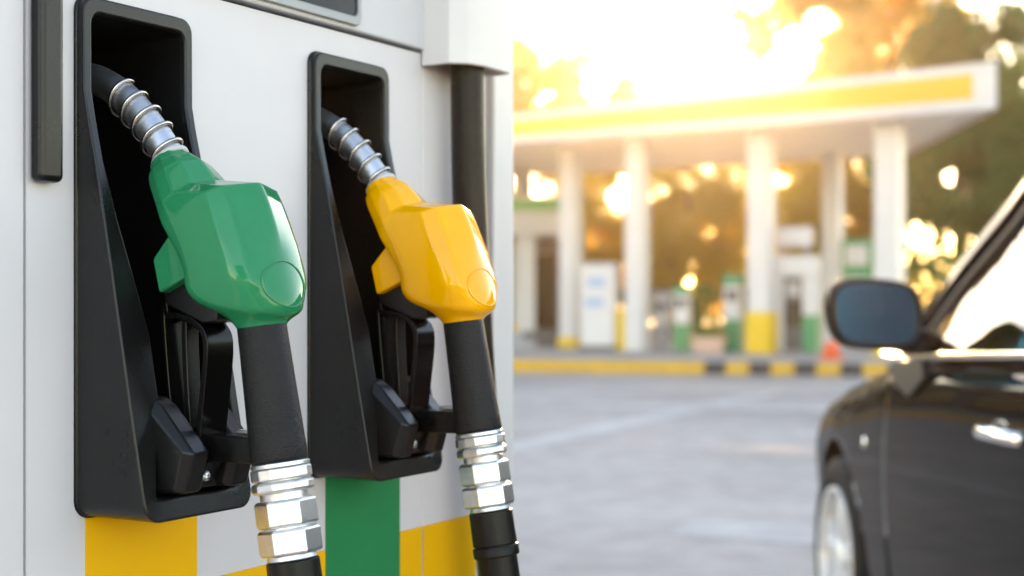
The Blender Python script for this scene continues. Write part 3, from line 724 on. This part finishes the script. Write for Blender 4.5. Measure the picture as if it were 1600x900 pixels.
for sy in (1, -1):
    v, f = loft_vf([[(2.02+dx, sy*(.49+dy), .62+dz) for dx, dy, dz in ((0, .22, .03), (.10, .12, .045), (.22, -.05, .03), (.26, -.10, -.03), (.16, .08, -.05), (.03, .215, -.03))], [(1.9+dx, sy*(.45+dy), .62+dz) for dx, dy, dz in ((0, .22, .03), (.10, .12, .045), (.22, -.05, .03), (.26, -.10, -.03), (.16, .08, -.05), (.03, .215, -.03))]])
    bevel(mesh_obj('headlight', v, f, 'car_glass', car), .004, 2)
    box('tail_light', -2.335, -2.22, min(sy*.45, sy*.72), max(sy*.45, sy*.72), .76, .88, 'cone', car, .01)
# ------------------------------------------------------------------ far forecourt
CD = Vector((1, -.64, 0)).normalized(); CB = Vector((.077, 1, 0)).normalized()    # along the canopy front, and back from it
C0 = Vector((0, 27.7, 0))
def cpt(s, b, z): return C0+CD*s+CB*b+Vector((0, 0, z))
CZ = 4.22
canopy = empty('station_canopy', cpt(4, 3, 0)); tag(canopy, 'large white station canopy with yellow fascia stripe across the background', 'canopy')
o0 = canopy.location.copy()
def cbox(name, s0, s1, b0, b1, z0, z1, m, bw=0, z1r=None):
    zr = z1r if z1r is not None else z1
    v = [cpt(s, b, z)-o0 for s in (s0, s1) for b in (b0, b1) for z in (z0, (z1 if s == s0 else zr))]
    o = mesh_obj(name, v, BF, m, canopy)
    if bw: bevel(o, bw, 2)
    return o
S0, S1, DEP = -14.0, 9.20, 7.4
cbox('roof_slab', S0, S1-.03, .03, DEP, CZ+.05, CZ+.50, 'soffit')
# fascia: white tray with a recessed yellow band
def ftop(s): return .50+.26*(s+2)/(S1+2)
def fas(name, s0, s1, a0, a1, b0, b1, m, bw=.01):
    v = [cpt(s, b, CZ+ftop(s)*k)-o0 for s in (s0, s1) for b in (b0, b1) for k in (a0, a1)]
    o = mesh_obj(name, v, BF, m, canopy); bevel(o, bw, 2); return o
fas('fascia', S0, S1, 0, 1.0, -.02, .10, 'white_paint')
fas('fascia_stripe', S0+.1, S1-.38, .24, .80, -.032, -.0205, 'canopy_yellow', .003)
v = [cpt(S1-.10+ds, b, CZ+z)-o0 for ds in (0, .12) for b in (.101, DEP) for z in (0, .72)]
bevel(mesh_obj('fascia_end', v, BF, 'white_paint', canopy), .01, 2)
# soffit panels
for k in range(13):
    a = S0+.12+k*(S1-S0-.3)/13; b_ = a+(S1-S0-.3)/13-.02
    cbox('soffit_panel', a, b_, .11, DEP-.02, CZ+.02, CZ+.048, 'soffit')
def column(s, b, w, bands, top=CZ+.018):
    c = cpt(s, b, 0)-o0
    r = Matrix.Rotation(atan2(CD.y, CD.x), 3, 'Z')
    def cb(name, ww, z0, z1, m, par):
        v = [r @ Vector((x*ww/2, y*ww/2, 0))+c+Vector((0, 0, z)) for x in (-1, 1) for y in (-1, 1) for z in (z0, z1)]
        o = mesh_obj(name, v, BF, m, par); bevel(o, .02, 3); return o
    col = cb('column', w, .19, top, 'white_paint', canopy)
    if bands: cb('column_base', w+.05, .191, .19+bands, 'yellow_paint', col)
def s_at(a, b):      # position along the front for a sight-line slope a at depth b
    k = C0.y+CB.y*b
    return (a*k-CB.x*b)/(CD.x-a*CD.y)
column(s_at(.1755, 1.0), 1.0, .40, .76)
column(s_at(.2655, 1.0), 1.0, .42, .5)
column(s_at(.0882, 1.0), 1.0, .36, 0)
column(s_at(.0415, 2.0), 2.0, .36, .22)
column(s_at(.2255, 6.2), 6.2, .36, 0)
column(s_at(.0075, 6.2), 6.2, .36, .4)
# low entrance canopy with green fascia at the left
kx = empty('shop_portal', (-.6, 33.0, .19)); tag(kx, 'low white shop portal with a green sign band, left behind the dispenser edge', 'shop front')
def rel(o, x0, x1, y0, y1, z0, z1, name, m, bw=.01):
    l = o.location; return box(name, x0-l.x, x1-l.x, y0-l.y, y1-l.y, z0-l.z, z1-l.z, m, o, bw)
rel(kx, -4.5, 1.32, 32.6, 35.4, 2.68, 3.16, 'lintel', 'white_paint')
rel(kx, -4.5, 1.34, 32.58, 35.3, 3.161, 3.56, 'parapet', 'white_paint')
rel(kx, -4.4, 1.25, 32.55, 32.579, 3.20, 3.50, 'sign_band', 'sign_green', .004)
for x in (.33, -2.2): rel(kx, x-.2, x+.2, 32.8, 33.2, .19, 2.679, 'column', 'white_paint', .02)
rel(kx, -4.5, 1.2, 35.2, 35.4, .19, 2.679, 'back_wall', 'dark_grey')
for x in (-3.6, -1.2, .1): rel(kx, x, x+1.0, 35.12, 35.199, .5, 2.3, 'window_pane', 'car_glass', .01)
lw = empty('low_wall', (.4, 29.2, .19)); tag(lw, 'low dark grey wall below the shop portal', 'low wall')
for k in range(6):
    for j in range(2): rel(lw, -1.6+k*.52+.26*j, -1.6+k*.52+.26*j+.51, 29.1, 29.35, .19+.17*j, .355+.17*j, 'block', 'dark_grey' if (k+j) % 3 else 'grey_paint', .01)

def machine(name, x, y, label, cat, build, rz=-.3, group=None):
    r = empty(name, (x, y, .19), rz); tag(r, label, cat, group); build(r); return r
def at(px, y): return (px-800)/2222*y
# plain white dispenser with bluish displays
def b1(r):
    box('body', -.33, .33, -.25, .25, .02, 1.60, 'white_paint', r, .02); box('plinth', -.35, .35, -.27, .27, 0, .10, 'dark_grey', r, .005)
    box('display', -.20, .16, -.262, -.251, 1.22, 1.42, 'label_blue', r, .004); box('price_panel', -.24, .12, -.260, -.251, .84, 1.02, 'label_blue', r, .004)
    box('top_cap', -.35, .35, -.27, .27, 1.601, 1.68, 'white_paint', r, .02)
machine('white_dispenser', at(938, 27.6), 27.6, 'plain white fuel dispenser with pale blue displays, behind the plain yellow kerb', 'fuel pump', b1)
def b2(r):
    v, f = loft_vf([[(x*k, y*k, z) for x, y in ((-.14, -.14), (.14, -.14), (.14, .14), (-.14, .14))] for k, z in ((.9, 0), (1.0, .70))]); bevel(mesh_obj('bin_body', v, f, 'yellow_paint', r), .02, 3)
    v, f = loft_vf([[(x*k, y*k, z) for x, y in ((-.14, -.14), (.14, -.14), (.14, .14), (-.14, .14))] for k, z in ((1.08, .701), (1.08, .76), (.7, .80))]); bevel(mesh_obj('bin_lid', v, f, 'yellow_paint', r), .01, 2)
machine('waste_bin', at(975, 27.4), 27.4, 'small yellow waste bin beside the white dispenser', 'bin', b2)
def pump(col_low, w, h):
    def b(r):
        box('body', -w/2, w/2, -.2, .2, .001, h*.42, col_low, r, .015); box('upper_body', -w/2+.02, w/2-.02, -.18, .18, h*.421, h*.86, 'white_paint', r, .02)
        box('head', -w/2-.01, w/2+.01, -.2, .2, h*.861, h, 'green_paint' if col_low == 'green_paint' else 'grey_paint', r, .02)
        box('display', -w*.3, w*.3, -.192, -.181, h*.66, h*.80, 'dark_grey', r, .004)
        for sx in (-1, 1):
            p = catmull([(sx*w*.5, -.1, h*.80), (sx*(w*.5+.09), -.12, h*.70), (sx*(w*.5+.10), -.12, h*.35), (sx*(w*.5+.03), -.12, h*.20)], 5)
            v, f = tube_vf(p, .018, 8); mesh_obj('hose', v, f, 'rubber', r, True)
    return b
machine('grey_dispenser', at(1035, 27.8), 27.8, 'slim grey and white dispenser between the yellow bin and the green dispensers', 'fuel pump', pump('grey_paint', .34, 1.15))
machine('green_dispenser', at(1067, 27.0), 27.0, 'small dispenser with dark green base, right of the slim grey one', 'fuel pump', pump('green_paint', .30, 1.25), group='green based dispensers')
machine('green_dispenser', at(1146, 26.6), 26.6, 'tall white dispenser with green base left of the yellow-footed column', 'fuel pump', pump('green_paint', .36, 1.45), group='green based dispensers')
# kiosk-like dispenser with header, dark face and green flank
def b3(r):
    box('header_sign', -.34, .30, -.12, .12, 1.95, 2.32, 'white_paint', r, .03)
    for x in (-.25, .2): box('header_leg', x-.03, x+.03, -.05, .05, 1.79, 1.949, 'grey_paint', r)
    box('crossbar', -.42, .42, -.28, .28, 1.40, 1.789, 'white_paint', r, .03)
    box('dark_face', -.20, .13, -.22, .2, .05, 1.399, 'dark_grey', r, .01)
    for k in range(4): box('nozzle_slot', -.16+.075*k, -.11+.075*k, -.24, -.221, .50, .95, 'black_gloss', r, .004)
    box('display', -.15, .09, -.232, -.221, 1.05, 1.28, 'trim', r, .004)
    box('flank', .14, .42, -.25, .25, .70, 1.399, 'white_paint', r, .01); box('green_flank', .135, .425, -.255, .255, .02, .699, 'green_paint', r, .01)
    box('left_leg', -.42, -.21, -.25, .25, .02, 1.399, 'white_paint', r, .01)
machine('kiosk_dispenser', at(1244, 26.2), 26.2, 'white portal dispenser with dark face and green flank right of the yellow-footed column', 'fuel pump', b3)
# green price sign
def b4(r):
    box('sign_board', -.32, .32, -.06, .06, .95, 2.25, 'green_paint', r, .02)
    for z in (1.05, 1.70): box('price_plate', -.24, .20, -.070, -.061, z, z+.40, 'white_paint', r, .006)
    for x in (-.26, .26): box('leg', x-.03, x+.03, -.03, .03, 0, .949, 'grey_paint', r)
machine('price_sign', at(1340, 29.5), 29.5, 'green price board with two white plates, between two white columns', 'sign', b4)
def b5(r):
    v, f = lathe_vf((0, 0, 0), (0, 0, 1), [(.03, .15), (.28, .10), (.50, .06), (.70, .025), (.705, .01)], 20); mesh_obj('cone_body', v, f, 'cone', r, True)
    v, f = lathe_vf((0, 0, 0), (0, 0, 1), [(.30, .0985), (.48, .0665)], 20); mesh_obj('white_band', v, f, 'white_paint', r, True); box('cone_foot', -.2, .2, -.2, .2, 0, .03, 'cone', r, .01)
machine('traffic_cone', at(1299, 23.2), 23.2, 'orange traffic cone with white band near the striped kerb', 'traffic cone', b5)
def leaves(n, blobs, size, seed, hollow=.35, gap=-.10):
    rnd = random.Random(seed); V = []; Fc = []
    tot = sum(b[3]*b[4]*b[5] for b in blobs)
    for (cx, cy, cz, rx, ry, rz) in blobs:
        for _ in range(int(n*rx*ry*rz/tot)):
            while True:
                p = Vector((rnd.uniform(-1, 1), rnd.uniform(-1, 1), rnd.uniform(-1, 1)))
                if hollow < p.length < 1: break
            q = Vector((cx+p.x*rx, cy+p.y*ry, cz+p.z*rz))
            if noise.noise(q*.55/size*.35+Vector((seed, 0, 0))) < gap: continue
            a = Vector((rnd.gauss(0, 1), rnd.gauss(0, 1), rnd.gauss(0, 1)-.2)).normalized(); b = a.orthogonal().normalized(); b.rotate(Matrix.Rotation(rnd.uniform(0, 6.28), 3, a))
            c = a.cross(b); s_ = size*rnd.uniform(.6, 1.4); k = len(V)
            V += [q-b*s_*.5, q+c*s_*.32, q+b*s_*.5, q-c*s_*.32]; Fc.append((k, k+1, k+2, k+3))
    return V, Fc
def b6(r):
    v, f = loft_vf([[(x*k, y*k, z) for x, y in ((-.3, -.2), (.3, -.2), (.3, .2), (-.3, .2))] for k, z in ((.85, 0), (1.0, .30), (.9, .301), (.88, .24))]); bevel(mesh_obj('planter_box', v, f, 'terracotta', r), .015, 2)
    v, f = leaves(500, [(0, 0, .42, .3, .22, .22)], .08, 5, .1); mesh_obj('plant', v, f, 'leaf_hedge', r, fix=False)
machine('planter', at(1108, 26.2), 26.2, 'clay planter with low plants between two green based dispensers', 'planter', b6)

# ------------------------------------------------------------------ trees
def tree(x, y, h, blobs, n, size, leaf, label, seed, group='trees behind the station', name='tree'):
    r = empty(name, (x, y, 0)); tag(r, label, 'tree', group); rnd = random.Random(seed)
    tr = MB(); hh = min(h*.55, 6)
    tr.add(*tube_vf(catmull([(0, 0, -.1), (.05, 0, hh*.35), (-.08, .1, hh*.7), (0, 0, hh)], 4), [.30-.2*k/12 for k in range(13)], 10))
    for (bx, by, bz, rx, ry, rz) in blobs:
        st = Vector((0, 0, hh*rnd.uniform(.45, .9))); en = Vector((bx, by, bz))
        tr.add(*tube_vf(catmull([st, st.lerp(en, .5)+Vector((rnd.uniform(-.3, .3), rnd.uniform(-.3, .3), .3)), en], 4), [.11-.09*k/8 for k in range(9)], 7))
    tr.build('trunk', 'bark', r, True)
    v, f = leaves(n, blobs, size, seed, gap=.03 if seed in (13, 14) else -.10); mesh_obj('crown', v, f, leaf, r, fix=False)
    return r
def T(px, y): return at(px, y)
def blobs_from(lst, x0, y):
    """(sight x, height, radius x, radius z) at depth y -> offsets from the trunk"""
    return [(at(px, y)-x0, random.uniform(-1, 1), z, rx, max(rx, rz)*.8, rz) for px, z, rx, rz in lst]
def mk(px, y, h, lst, n, size, leaf, label, seed):
    x0 = at(px, y); return tree(x0, y, h, blobs_from(lst, x0, y), n, size, leaf, label, seed)
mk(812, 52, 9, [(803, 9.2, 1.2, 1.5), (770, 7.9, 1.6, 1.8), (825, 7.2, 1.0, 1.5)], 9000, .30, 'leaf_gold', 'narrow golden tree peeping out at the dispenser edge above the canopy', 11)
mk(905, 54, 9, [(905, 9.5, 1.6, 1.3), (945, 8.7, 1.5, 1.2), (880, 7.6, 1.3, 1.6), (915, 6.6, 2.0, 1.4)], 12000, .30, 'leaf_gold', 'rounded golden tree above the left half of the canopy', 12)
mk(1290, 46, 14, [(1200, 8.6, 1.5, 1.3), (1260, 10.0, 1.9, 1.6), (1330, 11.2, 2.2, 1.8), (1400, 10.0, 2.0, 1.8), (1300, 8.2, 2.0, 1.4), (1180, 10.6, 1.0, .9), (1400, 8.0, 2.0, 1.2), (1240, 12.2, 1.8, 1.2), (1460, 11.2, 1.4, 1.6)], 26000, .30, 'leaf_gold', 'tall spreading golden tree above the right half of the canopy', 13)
mk(1500, 44, 12, [(1470, 9.2, 1.6, 1.6), (1530, 9.6, 1.3, 1.2), (1500, 7.6, 1.8, 1.4), (1560, 8.0, 1.3, 1.5)], 12000, .30, 'leaf_green', 'olive tree rising behind the right end of the canopy', 14)
mk(1590, 40, 9, [(1500, 5.6, 1.5, 1.3), (1570, 6.2, 1.9, 1.5), (1480, 4.2, 1.5, 1.4), (1560, 4.4, 2.0, 1.6), (1640, 5.0, 2.2, 2.0), (1520, 2.8, 1.8, 1.3), (1440, 3.0, 1.2, 1.2), (1600, 2.6, 1.8, 1.3), (1425, 4.8, 1.3, 1.3), (1450, 4.0, 1.4, 1.4), (1420, 6.0, 1.1, .9), (1500, 4.6, 1.5, 1.5)], 36000, .24, 'leaf_green', 'dense dark green tree at the right edge behind the car', 15)
mk(1690, 42, 12, [(1640, 8.0, 1.6, 1.6), (1700, 8.6, 2.0, 2.0), (1690, 5.5, 2.2, 2.2)], 6000, .28, 'leaf_green', 'green tree at the far right edge of the picture', 16)
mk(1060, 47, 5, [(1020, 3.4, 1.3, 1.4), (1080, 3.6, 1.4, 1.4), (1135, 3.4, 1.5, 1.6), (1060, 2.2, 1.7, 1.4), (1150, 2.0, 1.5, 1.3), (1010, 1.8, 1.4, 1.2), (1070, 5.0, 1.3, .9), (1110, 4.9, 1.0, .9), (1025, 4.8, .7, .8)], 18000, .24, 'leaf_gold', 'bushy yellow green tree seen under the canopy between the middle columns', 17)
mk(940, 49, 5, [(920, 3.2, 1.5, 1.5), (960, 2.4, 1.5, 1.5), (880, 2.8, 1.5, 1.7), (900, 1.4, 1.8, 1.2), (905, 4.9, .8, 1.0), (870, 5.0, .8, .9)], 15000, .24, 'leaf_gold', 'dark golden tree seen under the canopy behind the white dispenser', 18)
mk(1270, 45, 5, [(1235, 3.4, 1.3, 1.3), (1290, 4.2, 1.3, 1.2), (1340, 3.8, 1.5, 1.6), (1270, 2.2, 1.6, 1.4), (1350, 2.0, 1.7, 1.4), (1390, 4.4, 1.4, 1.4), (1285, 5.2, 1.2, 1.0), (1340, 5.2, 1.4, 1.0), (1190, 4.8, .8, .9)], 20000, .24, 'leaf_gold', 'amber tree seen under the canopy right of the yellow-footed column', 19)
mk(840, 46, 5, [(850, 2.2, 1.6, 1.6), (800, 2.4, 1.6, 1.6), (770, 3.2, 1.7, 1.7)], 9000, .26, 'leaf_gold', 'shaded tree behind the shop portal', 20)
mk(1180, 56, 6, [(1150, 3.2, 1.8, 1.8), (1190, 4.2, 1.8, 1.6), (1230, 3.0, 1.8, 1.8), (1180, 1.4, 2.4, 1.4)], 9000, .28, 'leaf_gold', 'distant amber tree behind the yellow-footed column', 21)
for k, (px, y, zc) in enumerate(((930, 60, 8.6), (1030, 62, 8.4), (1090, 61, 8.7), (1150, 60, 8.4), (1250, 63, 8.6), (1370, 60, 8.4))):  # crowns added behind the roof to keep low sun off the road
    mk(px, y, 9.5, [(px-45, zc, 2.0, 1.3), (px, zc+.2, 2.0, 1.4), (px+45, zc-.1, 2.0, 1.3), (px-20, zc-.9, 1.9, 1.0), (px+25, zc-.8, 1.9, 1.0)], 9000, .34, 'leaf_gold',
       'tree added to shade the road, crown behind the canopy roof, ' + ('leftmost', 'second from left', 'third from left', 'third from right', 'second from right', 'rightmost')[k], 60+k)
# hedges and background planting
def hedge(name, x0, x1, y, z1, leaf, label, seed, n=5000):
    r = empty(name, ((x0+x1)/2, y, 0)); tag(r, label, 'hedge'); k = max(2, int((x1-x0)/1.2)); rnd = random.Random(seed)
    bl = [(-(x1-x0)/2+(x1-x0)*(i_+.5)/k, rnd.uniform(-.2, .2), z1*.55, .95, .7, z1*.5*rnd.uniform(.85, 1.15)) for i_ in range(k)]
    v, f = leaves(n, bl, .16, seed, .2); mesh_obj('foliage', v, f, leaf, r, fix=False)
    st = MB()
    for b_ in bl: st.add(*tube_vf([(b_[0], b_[1], -.05), (b_[0]+.05, b_[1], z1*.6)], [.05, .02], 6))
    st.build('stem', 'bark', r)
hedge('hedge', at(1405, 37), at(1680, 37), 37, 2.5, 'leaf_hedge', 'bright green clipped hedge right of the canopy, behind the mirror', 31)
hedge('hedge', at(990, 42), at(1400, 42), 42, 1.5, 'leaf_hedge', 'low hedge behind the dispensers under the canopy', 32, 7000)
hedge('hedge', at(700, 44), at(985, 44), 44, 1.6, 'leaf_green', 'dark hedge behind the shop portal and white dispenser', 33, 6000)


# added out of view: what the car and the glossy covers mirror
shop = empty('added_shop_block', (-12, 39, 0)); tag(shop, 'grey station shop standing left of the portal, hidden by the dispenser', 'building')  # dark block added to hide bright sky from the car paint
box('wall', -12, 10.6, -.2, 6, 0, 5.4, 'dark_grey', shop, .03); box('roof', -12.3, 10.9, -.5, 6.3, 5.401, 5.8, 'grey_paint', shop, .03)
for k in range(8): box('window', -11.2+2.7*k, -9.2+2.7*k, -.26, -.201, .6, 2.9, 'car_glass', shop, .02)
for k, (x, y, hgt, sd) in enumerate(((-4, -17, 7, 51), (1.5, -20, 8, 52), )):  # trees added so mirror and gloss pick up dark foliage
    tree(x, y, hgt, [(random.uniform(-1.2, 1.2), random.uniform(-1, 1), hgt*f_, 2.2, 2.0, hgt*.22) for f_ in (.25, .45, .62, .8)], 5000, .36, 'leaf_green', ['tree added behind the camera for reflections, leftmost', 'tree added behind the camera for reflections, second from left', 'tree added behind the camera for reflections, third from left', 'tree added behind the camera for reflections, fourth from left', 'tree added behind the camera for reflections, rightmost'][k], sd, 'trees added for reflections')
# ------------------------------------------------------------------ volume added to imitate the golden flare glow around the sun
hz = box('glow_haze', -70, 70, -26, 90, -1.0, 17.0, None)
hm = bpy.data.materials.new('flare_glow_haze'); hm.use_nodes = True
hn = hm.node_tree; hn.nodes.remove(hn.nodes['Principled BSDF'])
pv_ = hn.nodes.new('ShaderNodeVolumePrincipled'); pv_.inputs['Color'].default_value = (1.0, 0.96, 0.90, 1); pv_.inputs['Density'].default_value = 0.00036; pv_.inputs['Anisotropy'].default_value = 0.87
hn.links.new(pv_.outputs[0], hn.nodes['Material Output'].inputs['Volume'])
hz.data.materials.append(hm); tag(hz, kind='stuff')
